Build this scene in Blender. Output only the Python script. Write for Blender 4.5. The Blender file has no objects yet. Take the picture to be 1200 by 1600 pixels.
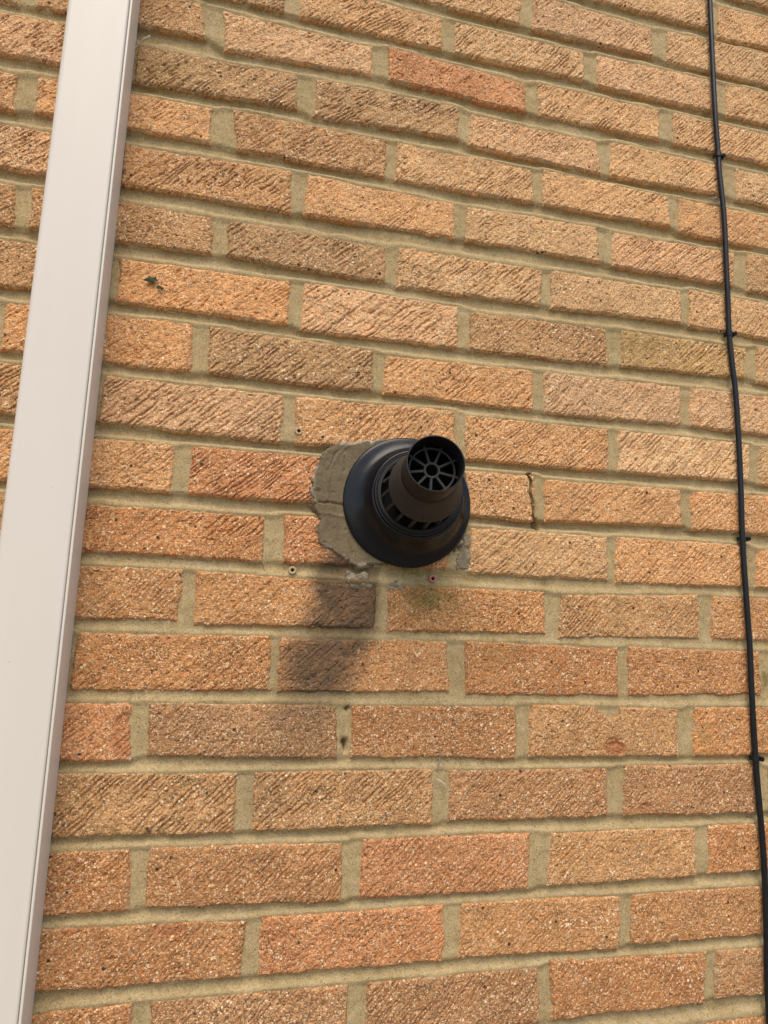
import bpy, bmesh, math, random
import numpy as np
from mathutils import Matrix, Vector

scene = bpy.context.scene
col = scene.collection
ZB = 2.325            # wall datum (brick course 0) above the ground, metres

# ---------------------------------------------------------------- camera
cam_d = bpy.data.cameras.new('camera')
cam = bpy.data.objects.new('camera', cam_d)
col.objects.link(cam)
cam_d.sensor_fit = 'VERTICAL'
cam_d.sensor_height = 36.0
cam_d.lens = 36.0 * 1040.4272 / 1600.0
cam_d.clip_start = 0.02
cam_d.clip_end = 600
Rw = Matrix(((0.9729507520, -0.2290008212, 0.0304213409),
             (0.0676150949, 0.1563730053, -0.9853809833),
             (0.2208958980, 0.9607841105, 0.1676271454)))
right, down, fwd = Rw[0], Rw[1], Rw[2]
mw = Matrix.Identity(4)
for i in range(3):
    mw[i][0] = right[i]; mw[i][1] = -down[i]; mw[i][2] = -fwd[i]
mw.translation = Vector((0.3972841, -0.7968252, -0.7754652 + ZB))
cam.matrix_world = mw
scene.camera = cam
scene.render.resolution_x, scene.render.resolution_y = 768, 1024

# ---------------------------------------------------------------- light
SUN_EL, SUN_AZ = math.radians(58), math.radians(-12)     # azimuth from the wall's outward normal, negative = left
world = bpy.data.worlds.new('World'); scene.world = world
world.use_nodes = True
wn = world.node_tree
wn.nodes.clear()
sky = wn.nodes.new('ShaderNodeTexSky'); sky.sky_type = 'NISHITA'; sky.sun_disc = False
sky.sun_elevation = SUN_EL; sky.sun_rotation = math.pi - SUN_AZ
sky.air_density = 1.0; sky.dust_density = 2.0; sky.ozone_density = 0.8
bg = wn.nodes.new('ShaderNodeBackground'); bg.inputs['Strength'].default_value = 0.12
wo = wn.nodes.new('ShaderNodeOutputWorld')
wn.links.new(sky.outputs[0], bg.inputs[0]); wn.links.new(bg.outputs[0], wo.inputs[0])
sun_d = bpy.data.lights.new('sun', 'SUN'); sun_d.energy = 1.5; sun_d.angle = math.radians(40)
sun_d.color = (1.0, 0.90, 0.76)
sun = bpy.data.objects.new('sun', sun_d); col.objects.link(sun)
sd = Vector((math.sin(SUN_AZ) * math.cos(SUN_EL), -math.cos(SUN_AZ) * math.cos(SUN_EL), math.sin(SUN_EL)))
sun.rotation_euler = sd.to_track_quat('Z', 'Y').to_euler()
sun.location = (0, -6, 8)
scene.view_settings.view_transform = 'Standard'
scene.view_settings.look = 'None'
scene.view_settings.gamma = 1.0
scene.view_settings.use_curve_mapping = False
scene.view_settings.exposure = 0.70

# ---------------------------------------------------------------- helpers
rng = np.random.default_rng(11)
TAB = rng.random((6, 256, 256))
def vn(x, y, s=0):
    """smooth value noise 0..1"""
    t = TAB[s % 6]
    x = np.asarray(x, float) + 31.7 * s; y = np.asarray(y, float) + 17.3 * s
    xi = np.floor(x).astype(int); yi = np.floor(y).astype(int)
    fx = x - xi; fy = y - yi
    fx = fx * fx * (3 - 2 * fx); fy = fy * fy * (3 - 2 * fy)
    a = t[xi & 255, yi & 255]; b = t[(xi + 1) & 255, yi & 255]
    c = t[xi & 255, (yi + 1) & 255]; d = t[(xi + 1) & 255, (yi + 1) & 255]
    return (a * (1 - fx) + b * fx) * (1 - fy) + (c * (1 - fx) + d * fx) * fy
def fbm(x, y, s=0, o=3):
    r = 0; a = 1; w = 0
    for i in range(o):
        r = r + a * vn(x * 2 ** i, y * 2 ** i, s + i); w += a; a *= .55
    return r / w
def sst(a, b, x):
    t = np.clip((x - a) / (b - a), 0, 1); return t * t * (3 - 2 * t)

def tag(o, label=None, cat=None, group=None, kind=None):
    if label: o['label'] = label
    if cat: o['category'] = cat
    if group: o['group'] = group
    if kind: o['kind'] = kind
    return o
def empty(name, loc):
    o = bpy.data.objects.new(name, None); col.objects.link(o)
    o.location = loc; o.empty_display_size = 0.02
    return o
def link(name, me, mat, parent=None):
    o = bpy.data.objects.new(name, me); col.objects.link(o)
    if mat: me.materials.append(mat)
    if parent:
        o.parent = parent
        o.matrix_parent_inverse = Matrix.Translation(-parent.location)
    return o
def np_mesh(name, V, F, smooth=False, masks=None):
    """V (n,3) metres, F (m,4) or (m,3) ints"""
    me = bpy.data.meshes.new(name)
    V = np.ascontiguousarray(V, np.float32); F = np.ascontiguousarray(F, np.int32)
    k = F.shape[1]
    me.vertices.add(len(V)); me.vertices.foreach_set('co', V.ravel())
    me.loops.add(F.size); me.loops.foreach_set('vertex_index', F.ravel())
    me.polygons.add(len(F)); me.polygons.foreach_set('loop_start', np.arange(0, F.size, k, dtype=np.int32))
    me.polygons.foreach_set('use_smooth', np.full(len(F), smooth))
    if masks is not None:
        at = me.attributes.new('marks', 'FLOAT_COLOR', 'POINT')
        at.data.foreach_set('color', np.ascontiguousarray(masks, np.float32).ravel())
    me.update(calc_edges=True); me.validate()
    return me
def bm_mesh(name, bm, smooth=True, angle=35):
    bmesh.ops.recalc_face_normals(bm, faces=bm.faces)
    me = bpy.data.meshes.new(name); bm.to_mesh(me); bm.free()
    if smooth:
        me.polygons.foreach_set('use_smooth', [True] * len(me.polygons))
        try: me.set_sharp_from_angle(angle=math.radians(angle))
        except Exception: pass
    return me
def W(x, z, d=0.0):
    """wall millimetres (d = distance out from the wall face) -> scene metres"""
    return Vector((x / 1000, -d / 1000, z / 1000 + ZB))
def grid_faces(nu, nv, flip=False):
    i = np.arange(nu * nv).reshape(nv, nu)
    a, b, c, d = i[:-1, :-1], i[:-1, 1:], i[1:, 1:], i[1:, :-1]
    f = np.stack([a, b, c, d], -1).reshape(-1, 4)
    return f[:, ::-1] if flip else f

# ---------------------------------------------------------------- materials
def new_mat(name):
    m = bpy.data.materials.new(name); m.use_nodes = True
    nt = m.node_tree; nt.nodes.clear()
    out = nt.nodes.new('ShaderNodeOutputMaterial'); p = nt.nodes.new('ShaderNodeBsdfPrincipled')
    nt.links.new(p.outputs[0], out.inputs[0])
    return m, nt, p
class G:
    def __init__(s, nt): s.nt = nt
    def n(s, t, **kw):
        o = s.nt.nodes.new(t)
        for k, v in kw.items(): setattr(o, k, v)
        return o
    def l(s, a, b): s.nt.links.new(a, b)
    def put(s, v, sock):
        if hasattr(v, 'is_output'): s.l(v, sock)
        else: sock.default_value = v
    def math(s, op, a, b=0.0, c=None, clamp=False):
        o = s.n('ShaderNodeMath', operation=op, use_clamp=clamp)
        s.put(a, o.inputs[0]); s.put(b, o.inputs[1])
        if c is not None: s.put(c, o.inputs[2])
        return o.outputs[0]
    def mix(s, f, a, b, mode='MIX'):
        o = s.n('ShaderNodeMix', data_type='RGBA', blend_type=mode)
        s.put(f, o.inputs[0]); s.put(a, o.inputs[6]); s.put(b, o.inputs[7])
        return o.outputs[2]
    def ramp(s, v, a, b, c=0.0, d=1.0):
        o = s.n('ShaderNodeMapRange', clamp=True)
        o.inputs[1].default_value = a; o.inputs[2].default_value = b
        o.inputs[3].default_value = c; o.inputs[4].default_value = d
        s.put(v, o.inputs[0]); return o.outputs[0]
    def noise(s, vec, scale, detail=2, rough=.55, dist=0):
        o = s.n('ShaderNodeTexNoise'); s.l(vec, o.inputs['Vector'])
        o.inputs['Scale'].default_value = scale; o.inputs['Detail'].default_value = detail
        o.inputs['Roughness'].default_value = rough; o.inputs['Distortion'].default_value = dist
        return o.outputs['Fac']
    def vor(s, vec, scale):
        o = s.n('ShaderNodeTexVoronoi'); s.l(vec, o.inputs['Vector']); o.inputs['Scale'].default_value = scale
        sp = s.n('ShaderNodeSeparateColor'); s.l(o.outputs['Color'], sp.inputs[0])
        return o.outputs['Distance'], sp.outputs[0], sp.outputs[1], sp.outputs[2]
    def mapping(s, vec, scale, rot=(0, 0, 0)):
        o = s.n('ShaderNodeMapping'); s.l(vec, o.inputs[0])
        o.inputs['Rotation'].default_value = rot; o.inputs['Scale'].default_value = scale
        return o.outputs[0]
    def bump(s, h, strength, dist, normal=None):
        o = s.n('ShaderNodeBump'); o.inputs['Strength'].default_value = strength
        o.inputs['Distance'].default_value = dist; s.l(h, o.inputs['Height'])
        if normal: s.l(normal, o.inputs['Normal'])
        return o.outputs[0]
def C3(r, g, b): return (r, g, b, 1.0)

def brick_material():
    m, nt, p = new_mat('brick'); g = G(nt)
    pos = g.n('ShaderNodeNewGeometry').outputs['Position']
    oi = g.n('ShaderNodeObjectInfo')
    at = g.n('ShaderNodeAttribute', attribute_name='marks')
    ms = g.n('ShaderNodeSeparateColor'); g.l(at.outputs['Color'], ms.inputs[0])
    red, moss, soot_crack_shade, face = ms.outputs[0], ms.outputs[1], ms.outputs[2], at.outputs['Alpha']
    tint = oi.outputs['Color']
    off = g.n('ShaderNodeVectorMath', operation='ADD'); g.l(pos, off.inputs[0])
    sc = g.n('ShaderNodeVectorMath', operation='SCALE'); sc.inputs[0].default_value = (7.1, 3.3, 5.7); g.l(oi.outputs['Random'], sc.inputs['Scale'])
    g.l(sc.outputs[0], off.inputs[1])
    v = off.outputs[0]
    # broad burn and pale patches of the firing
    n1 = g.noise(v, 22, 3, .6)
    n2 = g.noise(v, 60, 4, .65)
    c = g.mix(g.ramp(n1, .42, .68, 0, .55), tint, g.mix(1, tint, C3(.74, .70, .66), 'MULTIPLY'))
    c = g.mix(g.ramp(n1, .46, .30, 0, .45), c, g.mix(1, tint, C3(1.22, 1.2, 1.2), 'MULTIPLY'))
    c = g.mix(g.ramp(n2, .50, .72, 0, .55), c, g.mix(1, c, C3(1.08, .93, .76), 'MULTIPLY'))
    # drag streaks left by the wire
    st = g.noise(g.mapping(v, (60, 1, 420), (0, math.radians(45), 0)), 1.0, 3, .6)
    dm = g.ramp(g.noise(v, 13, 2), .35, .65, .3, 1)
    c = g.mix(g.ramp(face, .05, .75, 0, .8), c, g.mix(1, c, C3(.58, .48, .40), 'MULTIPLY'))      # shade of the drag grooves painted into the colour
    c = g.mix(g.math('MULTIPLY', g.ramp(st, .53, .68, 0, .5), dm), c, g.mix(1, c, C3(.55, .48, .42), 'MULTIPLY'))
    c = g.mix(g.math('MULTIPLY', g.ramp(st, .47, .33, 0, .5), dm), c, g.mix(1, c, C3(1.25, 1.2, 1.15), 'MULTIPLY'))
    # red body showing where the sand face is knocked off
    c = g.mix(g.math('MULTIPLY', red, .85), c, C3(.40, .15, .06))
    # sand grains
    d1, a1, b1, c1 = g.vor(v, 560)
    d2, a2, b2, c2 = g.vor(v, 1000)
    c = g.mix(1, c, g.mix(b1, C3(.76, .73, .68), C3(1.26, 1.24, 1.19)), 'MULTIPLY')
    keep = g.math('SUBTRACT', 1.0, g.math('MULTIPLY', red, .8))
    grain = g.math('MULTIPLY', g.ramp(g.noise(v, 16, 2), .3, .7, .35, 1.0), g.ramp(oi.outputs['Random'], 0, 1, .6, 1.0))
    c = g.mix(g.math('MULTIPLY', g.math('MULTIPLY', g.ramp(a1, .90, .95, 0, .8), keep), grain), c, C3(.80, .58, .33))
    d4, a4, b4, c4 = g.vor(v, 330)
    gl = g.math('MULTIPLY', g.ramp(a4, .90, .93), g.ramp(d4, .55, .38))
    c = g.mix(g.math('MULTIPLY', g.math('MULTIPLY', gl, keep), g.ramp(g.noise(v, 26, 2), .38, .62, .1, 1)), c, g.mix(b4, C3(.98, .77, .48), C3(.93, .70, .45)))   # bright quartz grains
    c = g.mix(g.math('MULTIPLY', g.ramp(a2, .92, .96, 0, .9), keep), c, C3(.90, .68, .43))
    c = g.mix(g.math('MULTIPLY', g.ramp(c1, .86, .92, 0, .8), grain), c, C3(.10, .06, .032))
    c = g.mix(g.math('MULTIPLY', g.ramp(c2, .85, .91, 0, .85), grain), c, C3(.07, .045, .03))
    # rare black iron spots
    d3, a3, b3, c3 = g.vor(v, 150)
    sp = g.math('MULTIPLY', g.ramp(a3, .975, .98), g.ramp(d3, .36, .22))
    c = g.mix(g.math('MULTIPLY', sp, .9), c, C3(.02, .016, .013))
    # thin film of mortar along the arrises
    fl = g.n('ShaderNodeAttribute', attribute_name='film').outputs['Fac']
    c = g.mix(g.math('MULTIPLY', fl, g.ramp(n2, .35, .6, .2, .9)), c, C3(.46, .35, .20))
    # algae, soot and the painted shade of the crack
    c = g.mix(g.math('MULTIPLY', moss, g.ramp(n2, .3, .6, .35, .95)), c, C3(.13, .115, .022))
    sn = g.math('MULTIPLY', soot_crack_shade, g.ramp(n2, .25, .65, 1.0, .82))
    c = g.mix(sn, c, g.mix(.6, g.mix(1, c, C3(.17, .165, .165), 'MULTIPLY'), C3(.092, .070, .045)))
    g.l(c, p.inputs['Base Color'])
    p.inputs['Roughness'].default_value = .85
    p.inputs['Specular IOR Level'].default_value = .25
    h = g.math('ADD', g.math('MULTIPLY', d1, -1.0), g.math('MULTIPLY', st, 1.1))
    h = g.math('ADD', h, g.math('MULTIPLY', a1, .8))
    h = g.math('ADD', h, g.math('MULTIPLY', g.noise(v, 900, 2), .8))
    g.l(g.bump(h, .6, .0011), p.inputs['Normal'])
    return m

def mortar_material(name='mortar', grey=False):
    m, nt, p = new_mat(name); g = G(nt)
    pos = g.n('ShaderNodeNewGeometry').outputs['Position']
    at = g.n('ShaderNodeAttribute', attribute_name='marks')
    ms = g.n('ShaderNodeSeparateColor'); g.l(at.outputs['Color'], ms.inputs[0])
    n1 = g.noise(pos, 18, 3, .6); n2 = g.noise(pos, 90, 4, .6)
    if grey:
        c = g.mix(g.ramp(n1, .3, .7), C3(.225, .172, .102), C3(.175, .131, .074))
        c = g.mix(g.ramp(n2, .42, .7, 0, .5), c, C3(.12, .09, .052))
        c = g.mix(g.math('MULTIPLY', ms.outputs[0], .8), c, C3(.43, .37, .28))      # dry crumbly rim
    else:
        c = g.mix(g.ramp(n1, .3, .7), C3(.49, .365, .192), C3(.415, .303, .145))
        c = g.mix(g.ramp(n2, .5, .75, 0, .45), c, C3(.28, .195, .085))
        c = g.mix(g.ramp(n2, .45, .25, 0, .4), c, C3(.56, .45, .29))
    n3 = g.noise(pos, 5, 3, .6)
    c = g.mix(g.ramp(n3, .42, .66, 0, .35), c, g.mix(1, c, C3(.80, .82, .88), 'MULTIPLY'))
    c = g.mix(g.ramp(g.noise(pos, 260, 3, .65), .5, .72, 0, .4), c, g.mix(1, c, C3(.62, .58, .52), 'MULTIPLY'))
    d, a, b, cc = g.vor(pos, 900)
    c = g.mix(1, c, g.mix(b, C3(.78, .77, .74), C3(1.2, 1.2, 1.18)), 'MULTIPLY')
    c = g.mix(g.ramp(a, .95, .97, 0, .6), c, C3(.10, .07, .04))
    c = g.mix(g.math('MULTIPLY', ms.outputs[1], g.ramp(n2, .3, .6, .5, 1)), c, C3(.115, .10, .018))
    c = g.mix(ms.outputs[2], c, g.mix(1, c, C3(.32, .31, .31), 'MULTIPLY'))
    g.l(c, p.inputs['Base Color'])
    p.inputs['Roughness'].default_value = .95; p.inputs['Specular IOR Level'].default_value = .15
    h = g.math('ADD', g.math('MULTIPLY', g.noise(pos, 700, 3, .6), 1.0), g.math('MULTIPLY', n2, 1.5))
    g.l(g.bump(h, .5 if not grey else .35, .0012), p.inputs['Normal'])
    return m

def plastic(name, colr, rough, spec=.5, dirt=None, nscale=60, fine=.06):
    m, nt, p = new_mat(name); g = G(nt)
    pos = g.n('ShaderNodeNewGeometry').outputs['Position']
    n = g.noise(pos, nscale, 4, .6); n2 = g.noise(pos, nscale * 7, 3)
    c = C3(*colr)
    if dirt: c = g.mix(g.ramp(n, .45, .75, 0, dirt[3]), c, C3(*dirt[:3]))
    c = g.mix(1, c, g.mix(n2, C3(.93, .93, .93), C3(1.06, 1.06, 1.06)), 'MULTIPLY')
    g.put(c, p.inputs['Base Color'])
    g.l(g.ramp(n, .3, .7, rough - fine, rough + fine), p.inputs['Roughness'])
    p.inputs['Specular IOR Level'].default_value = spec
    g.l(g.bump(n2, .12, .0006), p.inputs['Normal'])
    return m

def white_material():
    m, nt, p = new_mat('white_plastic'); g = G(nt)
    pos = g.n('ShaderNodeNewGeometry').outputs['Position']
    n = g.noise(g.mapping(pos, (1, 1, .12)), 40, 4, .6)
    c = g.mix(g.ramp(n, .4, .75, 0, .35), C3(.70, .632, .532), C3(.655, .58, .475))
    d, a, b, cc = g.vor(pos, 95)
    k = g.math('MULTIPLY', g.ramp(a, .94, .95), g.ramp(d, .07, .04))
    c = g.mix(g.math('MULTIPLY', k, .65), c, C3(.30, .22, .13))
    c = g.mix(g.math('MULTIPLY', g.ramp(g.noise(pos, 220, 3, .7), .68, .78), .25), c, C3(.52, .43, .33))
    g.l(c, p.inputs['Base Color'])
    p.inputs['Roughness'].default_value = .42; p.inputs['Specular IOR Level'].default_value = .4
    g.l(g.bump(n, .06, .002), p.inputs['Normal'])
    return m

M_BRICK = brick_material()
M_MORTAR = mortar_material()
M_PATCH = mortar_material('cement_patch', True)
M_WHITE = white_material()
M_RUBBER = plastic('black_rubber', (.006, .006, .0065), .25, .30, (.010, .0095, .009, .5), 45)
M_BLACK = plastic('black_plastic', (.032, .029, .025), .6, .3, (.048, .044, .038, .7), 50)
M_BLACK_SHADED = plastic('black_plastic_shaded', (.0105, .010, .0095), .5, .3, (.018, .017, .016, .6), 50)  # darker copy of the black plastic, shade of the down-facing tube painted in
M_DARK = plastic('soot_and_hole_shade', (.008, .007, .006), .8, .2)
M_CABLE = plastic('cable_sheath', (.008, .008, .009), .42, .35, (.016, .015, .014, .5), 70)
M_TAN = plastic('tan_plastic', (.50, .36, .19), .6, .3)
M_RED = plastic('red_plastic', (.46, .17, .13), .55, .35)
M_LEAF = plastic('dead_leaf', (.035, .042, .012), .7, .3, (.07, .05, .02, .6), 200)
M_FIBRE = plastic('pale_fibre', (.55, .50, .43), .8, .2)
M_FLUFF = plastic('grey_fluff', (.30, .26, .23), .9, .1)

# ---------------------------------------------------------------- measured positions, wall millimetres (x right, z up)
BRICKS = {
(-6,-1):(-327.7,479.5,-120.7,481.1,-120.7,421.8,-329.3,420.1),(-6,0):(-104.1,479.1,103.6,480.3,104.4,420.6,-100.6,421.0),(-6,1):(119.8,480.3,328.1,479.4,330.4,419.7,119.4,420.3),
(-6,2):(346.4,478.6,552.7,479.3,553.8,419.5,346.8,422.2),(-6,3):(570.8,479.1,778.6,481.3,778.0,421.7,570.2,418.7),
(-6,4):(796.7,479.0,1003.1,480.6,1004.7,420.1,796.4,421.6),(-6,5):(1022.2,479.7,1230.3,478.9,1229.0,420.8,1021.7,419.3),(-6,6):(1247.1,479.4,1453.1,478.8,1455.4,419.3,1248.1,420.4),
(-5,-1):(-217.1,405.4,-10.6,403.4,-10.7,346.0,-217.3,346.2),(-5,0):(8.9,405.5,216.6,403.2,213.9,341.9,8.1,345.1),(-5,1):(234.1,404.6,436.8,406.6,437.6,343.4,231.9,345.7),
(-5,2):(456.5,405.3,662.0,407.1,664.2,345.1,457.8,345.2),(-5,3):(682.3,403.9,889.1,405.6,890.5,344.8,682.2,345.4),
(-5,4):(907.8,405.3,1113.9,404.4,1115.6,345.3,907.1,349.1),(-5,5):(1133.2,406.1,1339.4,403.8,1340.6,344.9,1132.2,346.2),(-5,6):(1358.3,405.3,1564.3,407.5,1564.9,343.7,1358.0,345.2),
(-4,-1):(-327.5,330.3,-118.8,330.3,-120.9,271.4,-329.0,271.2),(-4,0):(-103.4,331.5,102.8,330.5,101.9,269.4,-103.3,270.6),(-4,1):(124.0,332.2,327.2,329.1,330.3,270.5,120.0,270.6),
(-4,2):(345.3,329.0,552.3,329.7,556.5,270.4,346.5,273.0),(-4,3):(571.1,329.9,778.5,330.5,778.4,271.7,571.3,270.6),
(-4,4):(796.9,329.0,1002.6,330.0,1001.0,270.0,796.8,270.1),(-4,5):(1021.6,330.5,1228.4,330.8,1226.8,271.1,1020.6,270.6),(-4,6):(1246.1,329.5,1452.8,331.6,1452.5,268.5,1246.9,270.3),
(-3,-1):(-230.2,254.3,-20.8,253.8,-21.2,195.8,-228.9,193.5),(-3,0):(-1.8,255.2,203.3,254.6,202.0,194.7,-3.8,194.0),(-3,1):(221.1,256.4,428.6,254.9,429.4,196.1,222.0,194.0),
(-3,2):(443.8,256.0,653.2,254.6,653.7,194.4,445.2,197.1),(-3,3):(669.1,256.0,879.3,257.2,878.4,195.6,669.9,195.0),
(-3,4):(893.5,254.4,1103.1,254.9,1102.5,196.4,894.1,195.1),(-3,5):(1118.2,248.6,1327.6,255.1,1328.2,197.3,1114.3,185.5),(-3,6):(1344.7,256.6,1554.8,254.9,1552.4,193.5,1344.9,197.4),
(-2,-1):(-335.3,179.2,-126.4,180.4,-130.3,119.4,-335.6,120.1),(-2,0):(-111.9,179.7,95.8,180.6,96.7,120.2,-111.5,120.9),(-2,1):(113.5,179.0,320.8,179.6,321.0,117.7,115.8,120.7),
(-2,2):(340.8,179.6,547.2,180.3,546.4,122.1,338.5,120.7),(-2,3):(562.1,180.7,771.1,178.8,766.7,117.2,563.5,117.4),
(-2,4):(787.9,180.2,993.4,171.6,993.4,119.2,786.4,116.9),(-2,5):(1019.0,176.0,1218.2,181.3,1222.5,119.1,1016.2,116.8),(-2,6):(1237.4,178.4,1444.8,179.1,1448.9,118.6,1240.1,121.5),
(-1,-1):(-233.9,105.8,-27.2,106.5,-23.9,44.9,-234.6,45.7),(-1,0):(-8.2,104.1,198.4,105.1,199.2,46.3,-9.1,43.4),(-1,1):(214.5,107.2,423.1,104.5,418.3,45.8,219.4,46.3),
(-1,2):(444.1,104.8,646.4,97.1,647.3,42.8,440.2,43.6),(-1,3):(663.0,98.3,871.9,97.6,870.8,47.2,661.8,42.2),
(-1,4):(895.8,100.3,1097.7,104.4,1099.3,45.5,892.2,43.5),(-1,5):(1124.8,104.8,1324.0,107.7,1325.2,43.7,1120.9,43.3),(-1,6):(1342.0,105.7,1547.7,107.8,1549.7,46.8,1340.8,43.6),
(0,-1):(-334.1,29.3,-126.9,30.3,-126.6,-30.3,-333.3,-26.5),(0,0):(-107.5,29.4,100.7,29.5,96.4,-31.7,-111.3,-28.6),(0,1):(114.8,28.3,313.0,31.0,320.9,-20.8,115.4,-30.3),
(0,2):(338.8,28.2,544.2,22.8,545.8,-22.9,344.7,-33.2),(0,3):(566.1,30.4,775.4,21.0,776.1,-29.0,567.8,-23.7),
(0,4):(793.9,26.5,1000.8,27.5,998.4,-26.5,795.4,-29.9),(0,5):(1021.2,28.7,1221.7,29.3,1223.2,-29.3,1020.8,-27.3),(0,6):(1240.0,30.7,1448.5,30.7,1447.6,-31.4,1242.3,-29.3),
(1,-1):(-214.1,-44.1,-3.6,-44.5,-2.9,-104.7,-212.7,-104.5),(1,0):(13.2,-46.8,219.2,-43.5,217.1,-104.8,12.8,-103.0),(1,1):(238.5,-51.8,442.3,-46.1,445.0,-98.2,236.9,-107.2),
(1,2):(466.5,-45.1,674.5,-41.7,673.2,-95.2,466.8,-105.8),(1,3):(689.0,-48.7,890.8,-51.7,897.8,-105.6,687.6,-102.3),
(1,4):(913.4,-44.7,1110.3,-47.6,1106.9,-100.4,911.6,-106.0),(1,5):(1130.3,-45.8,1346.5,-46.3,1342.3,-103.4,1131.1,-103.5),(1,6):(1362.7,-46.4,1570.3,-43.9,1569.9,-105.6,1360.4,-107.1),
(2,-1):(-320.1,-120.6,-113.5,-118.9,-114.2,-180.9,-317.5,-180.8),(2,0):(-95.7,-118.7,106.7,-126.0,108.2,-177.6,-97.1,-178.1),(2,1):(127.8,-122.6,337.0,-120.9,336.7,-173.0,129.2,-175.5),
(2,2):(361.0,-116.4,570.6,-117.3,567.9,-176.3,370.6,-175.0),(2,3):(582.4,-117.7,784.6,-119.0,789.1,-173.1,582.3,-178.3),
(2,4):(801.7,-115.5,1010.8,-118.7,1009.5,-170.0,802.1,-173.7),(2,5):(1025.3,-118.1,1235.7,-121.0,1235.6,-181.2,1025.6,-177.7),(2,6):(1254.2,-118.9,1462.1,-118.3,1463.1,-181.5,1255.1,-180.8),
(3,-1):(-214.2,-194.5,-6.7,-197.5,-7.4,-255.6,-212.1,-255.3),(3,0):(10.6,-195.0,218.7,-196.4,217.6,-255.2,10.6,-255.3),(3,1):(235.1,-194.8,443.1,-189.9,444.7,-252.3,235.7,-250.6),
(3,2):(462.5,-190.6,669.7,-195.5,669.5,-249.7,459.6,-249.6),(3,3):(685.7,-195.4,886.1,-191.9,891.8,-248.7,684.4,-249.1),
(3,4):(912.1,-194.5,1120.4,-193.3,1116.5,-251.1,909.3,-250.9),(3,5):(1140.2,-190.0,1341.1,-193.0,1342.7,-257.2,1141.3,-255.7),(3,6):(1360.3,-193.8,1567.5,-195.2,1565.0,-253.3,1360.7,-257.4),
(4,-1):(-308.4,-269.5,-104.8,-270.7,-102.7,-327.5,-309.8,-329.2),(4,0):(-85.5,-269.9,119.7,-273.6,123.8,-327.6,-86.4,-331.6),(4,1):(138.4,-272.4,347.9,-273.6,350.9,-326.5,139.6,-328.1),
(4,2):(365.2,-273.1,573.6,-277.5,573.5,-329.9,367.2,-325.6),(4,3):(589.4,-272.9,799.1,-273.6,797.5,-328.9,588.4,-333.1),
(4,4):(812.8,-271.4,1025.2,-271.2,1022.5,-324.3,812.1,-329.7),(4,5):(1037.5,-266.3,1245.3,-270.7,1248.5,-330.1,1034.2,-327.7),(4,6):(1266.3,-269.0,1472.2,-270.6,1474.6,-328.7,1266.4,-327.0),
(5,-1):(-206.3,-344.5,1.2,-342.3,-0.7,-407.2,-207.2,-405.0),(5,0):(17.7,-343.9,226.3,-345.0,225.6,-402.7,20.8,-402.9),(5,1):(243.0,-347.2,449.7,-344.7,450.5,-405.5,244.6,-405.2),
(5,2):(465.9,-343.0,675.3,-346.7,677.0,-408.7,465.3,-410.3),(5,3):(691.8,-351.8,899.3,-348.2,900.6,-405.7,690.5,-408.8),
(5,4):(919.7,-346.4,1131.3,-347.1,1127.6,-398.0,920.9,-403.2),(5,5):(1148.6,-342.8,1349.1,-347.2,1352.6,-404.0,1145.4,-400.9),(5,6):(1369.2,-343.2,1577.6,-344.6,1575.9,-404.3,1369.4,-404.8),
(6,-1):(-318.8,-420.9,-115.4,-419.2,-114.8,-479.4,-318.9,-478.3),(6,0):(-97.4,-419.6,110.2,-418.4,109.2,-481.2,-98.9,-479.4),(6,1):(126.3,-421.3,334.8,-419.8,336.6,-482.8,128.0,-481.8),
(6,2):(354.5,-419.6,561.1,-423.7,561.4,-482.5,355.2,-481.4),(6,3):(575.7,-428.0,785.1,-425.4,784.7,-483.7,574.0,-482.8),
(6,4):(799.4,-423.6,1015.4,-421.9,1014.5,-481.4,800.6,-484.8),(6,5):(1029.3,-420.3,1235.8,-419.1,1236.3,-481.5,1026.0,-482.2),(6,6):(1252.7,-421.3,1461.8,-418.9,1458.6,-479.4,1253.3,-479.9),
(7,-1):(-211.0,-495.3,-3.9,-495.7,-4.4,-553.6,-209.5,-555.3),(7,0):(12.8,-492.2,221.9,-494.7,222.7,-552.9,14.4,-557.8),(7,1):(239.4,-495.6,448.4,-496.9,449.5,-559.8,239.7,-555.3),
(7,2):(463.4,-497.7,672.7,-493.8,673.4,-552.5,465.2,-560.7),(7,3):(686.9,-498.4,897.9,-497.7,896.1,-558.7,686.7,-559.9),
(7,4):(911.8,-496.3,1127.2,-496.4,1121.8,-555.2,909.8,-558.5),(7,5):(1142.4,-499.8,1346.2,-493.2,1346.3,-554.6,1135.7,-558.8),(7,6):(1363.8,-494.0,1571.1,-493.9,1572.1,-554.8,1365.1,-556.9),
(8,-1):(-328.0,-570.4,-119.6,-568.9,-122.0,-628.6,-328.5,-629.3),(8,0):(-101.7,-571.3,102.9,-570.0,103.6,-632.0,-102.4,-629.8),(8,1):(122.0,-569.6,326.9,-573.6,325.7,-631.3,122.6,-631.0),
(8,2):(343.4,-572.0,554.3,-570.5,553.3,-631.0,344.4,-632.2),(8,3):(573.2,-572.9,784.9,-571.5,786.2,-636.0,570.9,-629.2),
(8,4):(800.6,-575.4,1007.7,-573.4,1006.9,-627.9,799.0,-634.3),(8,5):(1023.1,-575.0,1228.5,-570.7,1230.2,-631.1,1022.1,-631.5),(8,6):(1246.4,-569.5,1453.3,-570.6,1454.0,-628.8,1245.7,-629.4),
(9,-1):(-218.6,-646.5,-9.0,-644.3,-10.8,-705.4,-216.3,-705.8),(9,0):(5.6,-645.9,213.8,-644.6,211.5,-704.7,7.1,-703.7),(9,1):(231.4,-649.0,435.6,-650.3,436.8,-707.6,233.3,-704.8),
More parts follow.
